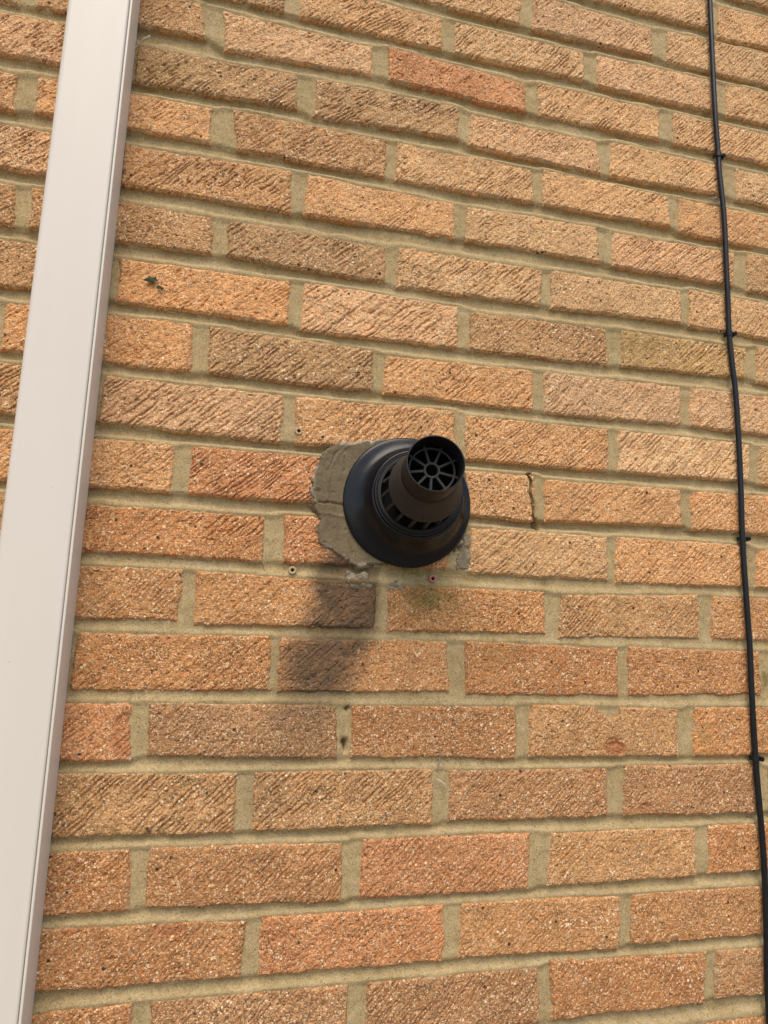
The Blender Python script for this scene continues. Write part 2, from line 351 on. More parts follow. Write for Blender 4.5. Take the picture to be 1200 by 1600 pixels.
(9,2):(456.7,-647.3,666.3,-645.6,663.6,-703.8,459.2,-706.5),(9,3):(694.5,-646.9,890.6,-648.4,890.8,-708.5,691.7,-707.7),
(9,4):(903.1,-646.7,1109.9,-646.2,1103.4,-707.9,901.1,-711.4),(9,5):(1128.8,-651.5,1340.4,-644.9,1340.3,-706.9,1122.3,-708.9),(9,6):(1357.9,-644.4,1565.0,-644.4,1564.7,-705.5,1358.4,-707.5),
(10,-1):(-310.2,-717.6,-103.6,-719.8,-102.3,-779.0,-309.4,-781.3),(10,0):(-84.6,-718.5,123.6,-720.8,121.2,-781.5,-84.5,-780.2),(10,1):(140.2,-720.6,347.5,-718.0,346.7,-779.7,140.8,-778.4),
(10,2):(359.6,-718.9,573.6,-724.2,573.1,-780.4,360.9,-782.1),(10,3):(588.9,-725.0,798.0,-725.0,800.0,-781.2,587.5,-783.0),
(10,4):(820.6,-728.2,1028.4,-719.9,1027.0,-780.4,816.1,-784.9),(10,5):(1048.7,-720.8,1248.9,-720.5,1248.7,-780.3,1045.0,-781.6),(10,6):(1267.1,-718.7,1473.9,-717.3,1474.0,-778.9,1267.3,-781.2),
(11,-1):(-210.3,-793.9,-2.8,-796.4,-3.7,-855.2,-210.5,-855.5),(11,0):(13.3,-794.8,220.6,-795.4,221.4,-855.4,16.8,-855.5),(11,1):(239.7,-792.7,449.8,-790.5,453.6,-854.0,237.6,-856.4),
(11,2):(460.3,-792.4,666.6,-791.0,670.0,-854.6,460.2,-855.4),(11,3):(690.0,-790.4,902.3,-794.2,902.1,-856.9,690.7,-857.5),
(11,4):(916.5,-792.3,1121.1,-794.6,1121.8,-854.0,914.2,-856.9),(11,5):(1139.7,-794.0,1347.5,-793.6,1346.9,-853.9,1139.5,-855.9),(11,6):(1366.4,-796.6,1571.1,-793.0,1572.4,-854.5,1365.3,-855.0),
(12,-1):(-348.7,-868.2,-141.6,-870.8,-142.0,-929.9,-345.7,-930.7),(12,0):(-123.2,-871.8,84.0,-870.1,83.8,-929.9,-124.3,-929.9),(12,1):(101.2,-868.7,305.0,-866.8,308.6,-929.1,101.2,-930.2),
(12,2):(321.0,-866.0,532.3,-868.0,534.9,-930.2,322.7,-925.3),(12,3):(549.0,-867.9,758.2,-868.6,758.0,-933.3,549.9,-929.0),
(12,4):(777.2,-866.3,988.6,-872.0,986.5,-934.1,773.3,-931.3),(12,5):(1010.2,-868.6,1206.8,-868.9,1208.2,-931.1,1008.5,-934.4),(12,6):(1227.7,-868.8,1433.3,-869.9,1431.8,-932.8,1226.4,-931.8),
(13,-1):(-229.8,-944.7,-22.9,-944.4,-21.3,-1004.9,-228.5,-1004.1),(13,0):(-4.6,-947.0,203.5,-945.7,201.5,-1007.2,-6.6,-1003.4),(13,1):(222.3,-939.6,421.9,-941.6,422.8,-1007.3,221.9,-1004.8),
(13,2):(440.2,-941.3,650.4,-941.3,652.4,-1005.9,440.7,-1006.6),(13,3):(671.3,-943.1,883.9,-944.4,882.1,-1004.0,669.8,-1003.6),
(13,4):(905.8,-941.6,1108.9,-943.1,1104.0,-1007.0,903.6,-1004.6),(13,5):(1123.0,-947.3,1328.6,-946.6,1325.9,-1004.3,1121.7,-1006.1),(13,6):(1343.6,-946.9,1552.4,-943.9,1555.1,-1004.5,1344.3,-1006.3),
(14,-1):(-333.2,-1022.4,-126.5,-1020.7,-125.8,-1082.0,-332.8,-1078.3),(14,0):(-107.2,-1018.1,98.3,-1019.9,96.9,-1080.1,-109.9,-1079.3),(14,1):(117.0,-1020.2,317.6,-1016.2,318.3,-1080.7,118.0,-1081.7),
(14,2):(335.1,-1015.6,545.3,-1019.3,546.5,-1083.9,334.6,-1078.6),(14,3):(566.0,-1016.7,776.1,-1017.4,774.0,-1083.5,564.7,-1082.3),
(14,4):(801.5,-1018.3,1007.7,-1018.8,1006.2,-1080.1,797.4,-1081.2),(14,5):(1024.0,-1017.8,1222.5,-1017.9,1222.9,-1079.2,1021.4,-1077.8),(14,6):(1238.0,-1018.2,1447.4,-1020.8,1449.4,-1080.0,1239.0,-1078.4),
(15,-1):(-216.8,-1095.8,-9.8,-1095.5,-9.7,-1155.6,-213.4,-1154.7),(15,0):(9.3,-1095.7,217.9,-1094.4,215.8,-1155.7,9.5,-1157.1),(15,1):(232.9,-1089.6,442.2,-1094.5,439.9,-1154.1,233.2,-1150.2),
(15,2):(457.1,-1092.9,667.2,-1091.5,668.2,-1154.4,457.4,-1153.0),(15,3):(688.3,-1091.3,896.2,-1093.7,892.4,-1157.6,683.6,-1152.2),
(15,4):(910.4,-1093.7,1105.4,-1093.6,1100.5,-1155.9,910.0,-1153.2),(15,5):(1134.0,-1094.8,1338.9,-1094.3,1340.2,-1155.7,1133.7,-1155.4),(15,6):(1358.0,-1095.5,1566.5,-1094.9,1566.0,-1155.8,1360.0,-1154.9),
(16,-1):(-322.0,-1171.6,-117.1,-1169.0,-116.7,-1230.4,-323.8,-1230.0),(16,0):(-97.8,-1169.3,108.0,-1170.6,106.4,-1230.6,-97.8,-1230.0),(16,1):(128.1,-1170.3,330.9,-1165.7,334.1,-1229.0,125.3,-1228.4),
(16,2):(346.6,-1165.9,558.6,-1166.8,557.1,-1230.4,349.5,-1230.4),(16,3):(577.3,-1165.7,784.0,-1167.8,788.4,-1227.8,575.5,-1228.9),
(16,4):(801.4,-1162.2,1015.2,-1167.1,1009.8,-1226.8,800.6,-1227.6),(16,5):(1027.4,-1165.8,1231.4,-1169.4,1234.2,-1229.4,1023.8,-1223.0),(16,6):(1252.8,-1169.0,1457.7,-1169.3,1457.9,-1230.9,1251.3,-1230.6),
(17,-1):(-219.1,-1244.9,-15.5,-1245.9,-13.8,-1302.4,-220.1,-1305.7),(17,0):(5.2,-1247.7,213.6,-1245.4,210.6,-1304.1,3.7,-1306.4),(17,1):(230.6,-1242.7,436.3,-1245.1,436.6,-1304.6,229.1,-1304.9),
(17,2):(453.7,-1245.2,662.7,-1246.8,662.6,-1303.0,453.8,-1305.5),(17,3):(679.8,-1245.0,885.5,-1244.0,887.5,-1303.8,680.5,-1305.8),
(17,4):(904.5,-1245.7,1114.8,-1245.4,1112.8,-1303.3,904.5,-1304.8),(17,5):(1130.1,-1243.1,1335.3,-1244.7,1337.3,-1304.5,1128.7,-1304.0),(17,6):(1355.2,-1246.2,1560.5,-1242.6,1561.0,-1306.9,1355.1,-1306.3),
(18,-1):(-328.2,-1321.1,-123.3,-1317.8,-123.2,-1381.4,-328.8,-1379.5),(18,0):(-103.9,-1321.0,104.4,-1321.3,102.4,-1379.3,-102.6,-1379.5),(18,1):(122.3,-1319.5,329.3,-1320.8,327.5,-1379.4,122.4,-1380.5),
(18,2):(345.3,-1320.1,554.6,-1320.1,553.0,-1380.2,345.9,-1379.4),(18,3):(570.7,-1319.8,778.1,-1320.9,778.4,-1379.7,569.2,-1379.8),
(18,4):(796.5,-1320.1,1002.1,-1320.7,1004.1,-1381.1,797.4,-1380.5),(18,5):(1021.6,-1323.5,1229.0,-1319.8,1226.4,-1378.9,1020.6,-1381.4),(18,6):(1247.8,-1318.3,1454.6,-1319.0,1454.7,-1382.1,1246.0,-1378.4),
(19,-1):(-211.9,-1395.3,-5.3,-1395.9,-5.0,-1458.4,-210.8,-1455.0),(19,0):(9.6,-1395.0,220.3,-1395.1,220.9,-1454.1,13.7,-1457.0),(19,1):(235.4,-1395.9,446.1,-1397.2,444.5,-1455.7,237.8,-1456.9),
(19,2):(463.6,-1395.3,671.2,-1394.8,670.0,-1453.8,464.5,-1454.4),(19,3):(687.1,-1394.6,896.3,-1394.0,897.0,-1453.6,687.5,-1452.5),
(19,4):(913.8,-1394.1,1120.3,-1396.4,1117.7,-1454.2,914.2,-1453.0),(19,5):(1137.0,-1395.1,1344.5,-1394.2,1344.2,-1456.0,1136.2,-1455.2),(19,6):(1364.1,-1396.4,1569.6,-1393.3,1569.2,-1457.5,1361.8,-1454.1),
}
RED = [(893.6, -922.0, 15.6, 8.5, 1), (889.3, -914.1, 8.2, 6.2, 0.9), (362.2, -1099.5, 17.6, 6.9, 0.8), (264.4, -1094.9, 9.8, 5.5, 0.8), (934.9, -995.7, 12.0, 6.9, 0.55), (1146.9, -424.7, 8.0, 6.0, 0.8), (330.9, -797.9, 6.2, 4.2, 0.6), (299.6, -902.4, 14.6, 25.3, 0.55), (649.4, -1094.5, 4.7, 3.4, 0.8), (592.6, 18.5, 26.2, 22.7, 0.3), (654.8, -10.0, 58.3, 25.8, 0.25), (859.1, -348.9, 6.0, 3.9, 0.8), (785.3, -930.7, 5.2, 3.0, 0.5), (330.7, -1177.0, 15.7, 8.9, 0.25), (859.5, -948.6, 12.5, 3.8, 0.7), (804.0, -1155.5, 8.3, 3.5, 0.5), (493.3, -487.7, 16.2, 8.3, 0.3), (783.4, -1152.6, 4.9, 2.8, 0.5), (592.6, -1024.6, 22.9, 9.7, 0.25), (583.0, -1075.2, 22.5, 10.8, 0.25), (473.4, -1111.2, 20.9, 10.3, 0.3), (1039.3, -469.4, 12.9, 5.7, 0.3), (1028.1, -578.3, 6.2, 6.4, 0.6), (336.8, -464.9, 10.3, 9.7, 0.3), (267.9, -701.7, 20.4, 13.0, 0.25)]
MOSS = [(642.5, -740.9, 35.1, 20.4, 0.9), (666.2, -763.7, 50.7, 19.5, 0.3), (623.6, -708.5, 40.0, 6.3, 0.9), (1128.7, -831.6, 6.3, 10.3, 0.9), (950.0, -363.8, 44.2, 24.4, 0.4), (276.0, -81.9, 54.8, 22.9, 0.35), (725.7, -805.3, 34.5, 23.4, 0.25), (395.7, -185.6, 11.3, 9.1, 0.3), (760.7, -674.6, 8.9, 20.7, 0.25), (324.7, -1001.1, 26.3, 6.4, 0.3), (1024.6, -907.1, 7.9, 11.4, 0.5), (901.7, -751.9, 5.7, 20.9, 0.35), (378.0, -725.4, 21.6, 5.9, 0.2)]
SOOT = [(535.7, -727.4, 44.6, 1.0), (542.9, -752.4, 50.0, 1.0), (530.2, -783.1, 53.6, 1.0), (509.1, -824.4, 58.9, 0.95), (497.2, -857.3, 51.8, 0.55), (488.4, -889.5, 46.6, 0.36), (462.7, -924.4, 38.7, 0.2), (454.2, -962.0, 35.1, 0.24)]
PATCH = [(544.7, -549.2), (528.4, -549.9), (516.5, -554.3), (504.8, -561.1), (497.3, -571.6), (491.6, -585.1), (488.3, -599.0), (486.7, -615.1), (492.0, -626.7), (494.1, -638.4), (498.7, -651.5), (496.4, -669.7), (500.1, -681.2), (512.0, -686.7), (526.4, -693.7), (538.6, -702.4), (552.2, -706.4), (574.5, -702.2), (615.2, -701.7), (656.6, -690.0), (683.6, -670.6), (690.1, -637.2), (692.3, -595.2), (676.0, -549.7), (645.4, -541.4), (611.2, -541.3), (569.3, -543.5)]
SMEAR = [(683.4, -660.8), (692.0, -657.0), (699.0, -663.2), (695.7, -676.5), (701.0, -687.7), (690.7, -701.2), (678.8, -703.4), (675.3, -692.3), (680.2, -679.0)]
SMEARB = [(687.8, -585.4), (700.1, -579.3), (698.4, -591.3), (693.3, -601.9), (688.0, -598.9)]
RIDGE = [(544.8, -552.5), (528.8, -558.1), (521.0, -565.4), (515.1, -578.2), (510.0, -590.0), (509.3, -608.6), (507.0, -627.2)]
GROOVE = [(498.4, -630.2), (511.8, -630.0), (535.8, -633.1)]
LEDGE = [(499.1, -643.6), (512.4, -643.5), (536.4, -647.4)]
LUMPS = [(552.8, -721.2, 13), (541.7, -720.2, 9), (562.5, -726.2, 10), (548.3, -728.4, 8), (558.9, -715.5, 7), (569.5, -722.8, 6), (555.3, -704.7, 6), (563.2, -701.2, 5), (574.5, -703.8, 5), (597.8, -724.7, 8), (604.4, -729.1, 6), (593.1, -729.6, 5), (539.1, -714.9, 6)]
CRACK = [(775.7, -572.2), (779.3, -581.5), (777.3, -595.5), (780.9, -607.3), (781.7, -618.4), (782.6, -629.4), (788.0, -639.3), (790.6, -644.2)]
HOLES = [(543.3, -916.2, 2.6, 6.5), (541.6, -911.1, 3, 3), (543.9, -873.0, 2, 2.4)]
NOTCH = [(890.4, -876.2, 11, 9), (876.8, -872.2, 8, 5), (803.3, -498.0, 8, 4)]
CABLE = [(1096.9, 447.8), (1097.2, 345.8), (1097.4, 246.7), (1095.7, 138.3), (1094.8, 45.1), (1096.7, -36.9), (1097.2, -66.8), (1099.3, -142.8), (1098.3, -228.1), (1097.6, -290.4), (1097.1, -333.3), (1098.2, -366.3), (1100.5, -430.4), (1100.7, -507.7), (1100.1, -578.3), (1099.0, -640.0), (1098.2, -710.1), (1098.8, -788.8), (1098.0, -856.9), (1098.3, -935.6), (1099.0, -980.1), (1100.5, -1051.4), (1099.1, -1120.7), (1096.2, -1195.4), (1094.2, -1282.2)]
CLIPS = [(1096.7, -36.9), (1097.1, -333.3), (1099.0, -640.0), (1098.3, -935.6)]
PLUGS = [(645.4, -716.3), (470.9, -714.3), (469.7, -543.1)]
BITS = {'leaf': (282.6, -373.3), 'leaf2': (292.9, -380.9), 'tag0': (237.8, -60.4), 'tag1': (253.0, -54.8), 'fluff': (1085.5, -112.1), 'f0': (657.2, -921.0), 'f1': (656.0, -941.4), 'g0': (653.8, -953.0), 'g1': (666.8, -963.4)}

# ---------------------------------------------------------------- wall
# tint class (upper courses paler, partly painted light gradient) and strength of the wire-drag texture of each brick in the picture
LOOK = {}
for line in """
-3: T5 T5 T5 T5 T5 T4 T6
-2: T5 T5 T5 T6 P4 T6 P5
-1: B6 B6 T8 T9 P3 T8 T5
0: T5 B4 P7 R3 T8 T6 T5
1: P7 B9 B9 P5 T7 T5 T5
2: Y4 Y5 B9 T6 T8 Y3 T5
3: P8 Y9 Y4 T4 P7 B5 T5
4: B6 B2 B9 T8 T3 T5 P5
5: B8 Y4 P7 B5 N9 T5 T5
6: B8 Y4 B8 Y6 P9 P5 T5
7: B7 P8 Y6 Y7 L9 T5 T5
8: B6 Y3 R9 Y2 Y5 Y3 T5
9: B5 U7 R3 T6 Y5 Y3 T5
10: O5 O3 O5 O3 S6 O3 T5
11: O5 O3 O3 U2 U3 O3 T5
12: U5 R4 V3 U2 S2 O2 O5
13: U5 S9 S9 V5 V4 U3 O5
14: U5 U3 U4 R5 S3 U3 O5
15: U5 U3 R4 O3 O3 O3 O5
16: U5 U3 V4 V6 U3 V3 O5
17: U5 U4 O4 U4 O4 U3 O5
""".strip().splitlines():
    r_, rest = line.split(':')
    for i, t in enumerate(rest.split()): LOOK[(int(r_), i)] = (t[0], int(t[1]) / 9)
def lin(c): return tuple(((v / 255 + .055) / 1.055) ** 2.4 if v > 10 else v / 255 / 12.92 for v in c)
TINT = {'Y': (219, 162, 107), 'O': (197, 140, 88), 'T': (215, 172, 122), 'B': (190, 148, 102), 'P': (222, 176, 130), 'R': (206, 140, 92),
        'N': (190, 157, 104), 'L': (227, 183, 133), 'U': (184, 128, 80), 'V': (175, 129, 88), 'S': (198, 149, 98)}  # paler upper and duller lower classes partly hold the wall's light gradient
ALB = 1.02
rnd = random.Random(5)
def tint_of(key):
    c = lin([.75 * a + .25 * b for a, b in zip(TINT[key], (200, 152, 102))]); j = 1 + rnd.uniform(-.07, .07); w = rnd.uniform(-.04, .04)
    return (min(1, c[0] * ALB * j * (1 + w)), c[1] * ALB * j, c[2] * ALB * j * (1 - w), 1)

def marks(X, Z, on_brick):
    m = np.zeros((X.size, 4), np.float32)
    wx = X + 4 * (fbm(X / 7, Z / 7, 1) - .5) * 2; wz = Z + 5 * (fbm(X / 7, Z / 7, 3) - .5) * 2
    for L, ch in ((RED, 0), (MOSS, 1)):
        for x, z, a, b, k in L:
            if ch == 0 and not on_brick: continue
            q = ((wx - x) / a) ** 2 + ((wz - z) / b) ** 2
            m[:, ch] = np.maximum(m[:, ch], k * (sst(1.25, .7, q) if ch == 0 else np.exp(-q * 1.1)))
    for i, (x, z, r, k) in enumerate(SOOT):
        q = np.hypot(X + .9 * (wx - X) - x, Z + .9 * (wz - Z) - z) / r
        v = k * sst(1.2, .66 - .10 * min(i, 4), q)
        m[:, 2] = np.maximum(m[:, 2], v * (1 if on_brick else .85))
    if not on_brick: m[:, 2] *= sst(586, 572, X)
    return m

def seg_dist(X, Z, P):
    d = np.full(X.shape, 1e9)
    for (x0, z0), (x1, z1) in zip(P[:-1], P[1:]):
        ux, uz = x1 - x0, z1 - z0
        t = np.clip(((X - x0) * ux + (Z - z0) * uz) / (ux * ux + uz * uz), 0, 1)
        d = np.minimum(d, np.hypot(X - x0 - t * ux, Z - z0 - t * uz))
    return d
def poly_sd(X, Z, P):
    """signed distance, positive inside"""
    ins = np.zeros(X.shape, bool); n = len(P)
    for i in range(n):
        (x0, z0), (x1, z1) = P[i], P[(i + 1) % n]
        if z0 == z1: continue
        c = ((z0 > Z) != (z1 > Z)) & (X < (x1 - x0) * (Z - z0) / (z1 - z0) + x0)
        ins ^= c
    d = seg_dist(X, Z, list(P) + [P[0]])
    return np.where(ins, d, -d)

def brick_geo(q, drag, seed, step, coarse=False):
    (ax, az, bx, bz, cx, cz, dx, dz) = q
    w = (bx - ax + cx - dx) / 2; h = (az - dz + bz - cz) / 2
    nu = max(3, int(w / step) + 1); nv = max(3, int(h / step) + 1)
    U, V = np.meshgrid(np.linspace(0, 1, nu), np.linspace(0, 1, nv))
    U = U.ravel(); V = V.ravel()
    X = (1 - V) * ((1 - U) * dx + U * cx) + V * ((1 - U) * ax + U * bx)
    Z = (1 - V) * ((1 - U) * dz + U * cz) + V * ((1 - U) * az + U * bz)
    if coarse:
        H = np.zeros(X.shape); GR = H; FL = H; cut = np.zeros(X.shape, bool)
    else:
        X0, Z0 = X.copy(), Z.copy()
        X = X + 2.0 * (vn(X0 / 9, Z0 / 9, seed) - .5) + 2.4 * (vn(X0 / 30, Z0 / 26, seed + 1) - .5)
        Z = Z + 1.5 * (vn(X0 / 8, Z0 / 8, seed + 2) - .5) + 2.0 * (vn(X0 / 38, Z0 / 30, seed + 3) - .5)
        X += 1.3 * (vn(X0 / 3.4, Z0 / 3.4, seed + 4) - .5); Z += 1.3 * (vn(X0 / 3.4, Z0 / 3.4, seed + 5) - .5)
        ed = np.minimum(np.minimum(U, 1 - U) * w, np.minimum(V, 1 - V) * h)
        FL = np.exp(-(ed / 2.6) ** 2) * sst(.52, .78, vn(X0 / 15, Z0 / 11, seed + 4)) + .8 * sst(.86, .95, fbm(X0 / 16, Z0 / 12, seed + 2))
        a = math.radians(45 + rnd.uniform(-5, 5)); ox = rnd.uniform(0, 900)
        s = X0 * math.cos(a) + Z0 * math.sin(a) + ox; t = -X0 * math.sin(a) + Z0 * math.cos(a) + ox
        per = rnd.uniform(4.2, 5.8)
        ph = t / per + 1.1 * vn(s / 80, t / 20, seed) + .45 * vn(s / 16, t / 7, seed + 3)
        fr = ph - np.floor(ph) - .5
        a_ = rnd.uniform(.12, .45)
        patchy = sst(a_, a_ + .35, vn(X0 / 46 + ox, Z0 / 30, seed + 1)) * sst(.2, .55, vn(s / 24, t / 5.2, seed + 2)) * sst(.18, .5, vn(s / 9, t / 4.3, seed + 5))
        drag_ = min(1, drag + .12)
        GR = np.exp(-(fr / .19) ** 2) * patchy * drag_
        H = -1.8 * GR + 1.5 * drag_ * (vn(s / 40, t / 3.4, seed + 2) - .5)
        H += .9 * (vn(X0 / 2.7, Z0 / 2.7, seed + 3) - .5) + 1.0 * (vn(X0 / 6, Z0 / 6, seed + 4) - .5) + 1.6 * (vn(X0 / 45, Z0 / 30, seed + 5) - .5)
        pit = vn(X0 / 3.1, Z0 / 3.1, seed + 1)
        H -= 1.8 * sst(.80, .97, pit)
        H = np.maximum(H, -2.4)
        H -= 3.2 * np.exp(-(ed / 1.7) ** 2) + 1.2 * np.exp(-(ed / 4.5) ** 2) * vn(X0 / 12, Z0 / 12, seed)
        dc = seg_dist(X, Z, CRACK)
        cut = (dc < 1.25) & (V < .97)
        H -= 4 * sst(2.2, .8, dc)
        for x, z, aa, bb in NOTCH:
            H -= 9 * sst(1.2, .6, ((X - x) / aa) ** 2 + ((Z - z) / bb) ** 2)
        for x, z, aa, bb, k in RED:
            if k >= .55: H -= 1.3 * sst(1.2, .7, ((X - x) / aa) ** 2 + ((Z - z) / bb) ** 2)
    g = np.arange(nu * nv).reshape(nv, nu)
    loop = np.concatenate([g[0, :], g[1:, -1], g[-1, -2::-1], g[-2:0:-1, 0]])
    n0 = nu * nv; m = len(loop)
    Vt = np.stack([X / 1000, -H / 1000, Z / 1000 + ZB], 1)
    Bk = Vt[loop].copy(); Bk[:, 1] = .017
    i = np.arange(m); j = (i + 1) % m
    gf = grid_faces(nu, nv)
    if cut.any(): gf = gf[~cut[gf].any(1)]
    F = np.concatenate([gf, np.stack([loop[j], loop[i], n0 + i, n0 + j], 1)])
    XX = np.concatenate([X, X[loop]]); ZZ = np.concatenate([Z, Z[loop]])
    return np.concatenate([Vt, Bk]), F, XX, ZZ, np.stack([np.concatenate([GR, GR[loop] * 0]), np.concatenate([FL, FL[loop]])])

wall = empty('brick_wall', (0, 0, 0))
tag(wall, 'tall wall of rough orange and tan bricks in sandy mortar', 'wall')

def in_view(q):
    xs = q[0::2]; zs = q[1::2]
    for x in xs:
        for z in zs:
            p = Vector((x / 1000, 0, z / 1000 + ZB)) - mw.translation
            d = fwd.dot(p)
            if d > 0 and abs(right.dot(p) / d) * 1040.4 < 640 and abs(down.dot(p) / d) * 1040.4 < 840: return True
    return False
for n, (rk, q) in enumerate(sorted(BRICKS.items())):
    cls, drag = LOOK.get(rk, (rnd.choice('TTPBO') if rk[0] < 8 else rnd.choice('OOUUV'), rnd.random()))
    vis = in_view(q)
    V, F, X, Z, gr = brick_geo(q, drag, n % 6 + n * 7, 1.5 if vis else 4.0)
    ox, oz = q[0] / 1000, q[7] / 1000 + ZB
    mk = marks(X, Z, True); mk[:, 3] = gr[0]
    if rk in ((8, 3), (8, 4)): mk[:, 2] = np.maximum(mk[:, 2], sst(2.2, 1.3, seg_dist(X, Z, CRACK)))  # crack's shade painted dark along its edges, through the soot channel
    me = np_mesh('brick', V, F, False, mk)
    fa = me.attributes.new('film', 'FLOAT', 'POINT'); fa.data.foreach_set('value', np.ascontiguousarray(gr[1], np.float32))
    b = link('brick', me, M_BRICK, wall); b.color = tint_of(cls)

# the same bond carried on past the picture, too far out to be picked apart
Vs, Fs, base = [], [], 0
rowx = {}
for r in range(-36, 32):
    left = BRICKS.get((r, -1)); rightb = BRICKS.get((r, 6))
    x0 = (left[0] if left else 225 * -1 + (0 if r % 2 else -112.5) + rnd.uniform(-8, 8))
    if -75 * r / 1000 + ZB < .06: continue
    for k in range(-12, 21):
        if left and -1 <= k <= 6: continue
        xs = (x0 - 225 * (-1 - k)) if (not left or k < -1) else (rightb[2] + 10 + 225 * (k - 7))
        j = [rnd.uniform(-1.5, 1.5) for _ in range(8)]
        z1, z0 = -75 * r + 32, -75 * r - 32
        q = (xs + j[0], z1 + j[1], xs + 214 + j[2], z1 + j[3], xs + 214 + j[4], z0 + j[5], xs + j[6], z0 + j[7])
        V, F, X, Z, gr = brick_geo(q, 0, 0, 75, True)
        V[:, 1] += rnd.uniform(-.001, .001) * (V[:, 1] < .01)
        Vs.append(V); Fs.append(F + base); base += len(V)
o = link('brick_courses', np_mesh('brick_courses', np.concatenate(Vs), np.concatenate(Fs), False, np.zeros((base, 4))), M_BRICK, wall)
o.color = tint_of('O'); tag(o, kind='stuff')

# mortar: a modelled sheet behind the bricks of the picture
def row_edge(r, top):
    xs, zs = [], []
    for k in range(-1, 7):
        q = BRICKS[(r, k)]
        if top: xs += [q[0], q[2]]; zs += [q[1], q[3]]
        else: xs += [q[6], q[4]]; zs += [q[7], q[5]]
    return np.array(xs), np.array(zs)
mx0, mx1, mz0, mz1, ms = -60.0, 1420.0, -1440.0, 470.0, 3.0
nx, nz = int((mx1 - mx0) / ms) + 1, int((mz1 - mz0) / ms) + 1
GX, GZ = np.meshgrid(np.linspace(mx0, mx1, nx), np.linspace(mz0, mz1, nz))
X = GX.ravel(); Z = GZ.ravel()
D = 3.4 + 1.6 * (vn(X / 30, Z / 30, 2) - .5) + .8 * (vn(X / 9, Z / 9, 4) - .5)
strike = 7.6 + 6.0 * (vn(X / 85, Z / 75, 0) - .35)             # how deep the trowel struck the top of each bed joint
strike = np.clip(strike, 4.5, 10.5)
for r in range(-6, 19):
    xb, zb = row_edge(r, False); xt, zt = row_edge(r + 1, True)
    zu = np.interp(X, xb, zb) + 1.5 * (vn(X / 14, Z * 0 + r, 1) - .5); zl = np.interp(X, xt, zt)
    t = (zu - Z) / np.maximum(zu - zl, 4)
    wob = .16 * (vn(X / 24, Z * 0 + r * 3.3, 5) - .5)
    sk = strike * {6: .95, 7: 1.15, 8: 1.15, 9: .75, 10: .5, 11: .5, 12: .75}.get(r, .9 if r > 12 else 1.0)
    prof = sk + (1.4 - sk) * sst(.60 + wob, .80 + wob, t)
    D = np.where((t > -.12) & (t < 1.12), prof * sst(-.12, .05, t) + D * (1 - sst(-.12, .05, t)), D)
for x, z, a, b in HOLES:
    D += 16 * np.exp(-(((X - x) / a) ** 2 + ((Z - z) / b) ** 2) ** 2)
D += 12 * sst(3.4, 1.6, seg_dist(X, Z, CRACK))
for x, z, r in LUMPS: D -= 2.2 * np.exp(-((X - x) ** 2 + (Z - z) ** 2) / (r * .9) ** 2)
D += .7 * (vn(X / 5, Z / 5, 3) - .5)
V = np.stack([X / 1000, D / 1000, Z / 1000 + ZB], 1)
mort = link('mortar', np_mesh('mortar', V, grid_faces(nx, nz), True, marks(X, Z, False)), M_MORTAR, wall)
tag(mort, 'sandy mortar struck back under each course')
# plain mortar bed round it and the body of the wall
bm = bmesh.new()
def box(bm, x0, x1, y0, y1, z0, z1):
    r = bmesh.ops.create_cube(bm, size=1)
    for v in r['verts']:
        v.co = Vector(((x0 + x1) / 2 + v.co.x * (x1 - x0), (y0 + y1) / 2 + v.co.y * (y1 - y0), (z0 + z1) / 2 + v.co.z * (z1 - z0)))
    return r['verts']
XA, XB, ZT = -2.95, 4.75, 5.03
a0, a1, c0, c1 = mx0 / 1000, mx1 / 1000, mz0 / 1000 + ZB, mz1 / 1000 + ZB
box(bm, XA, a0, .005, .016, 0, ZT); box(bm, a1, XB, .005, .016, 0, ZT)
box(bm, a0, a1, .005, .016, 0, c0); box(bm, a0, a1, .005, .016, c1, ZT)
link('mortar', bm_mesh('mortar', bm, False), M_MORTAR, wall)
bm = bmesh.new(); box(bm, XA, XB, .022, .26, 0, ZT)
link('wall_core', bm_mesh('wall_core', bm, False), M_MORTAR, wall)

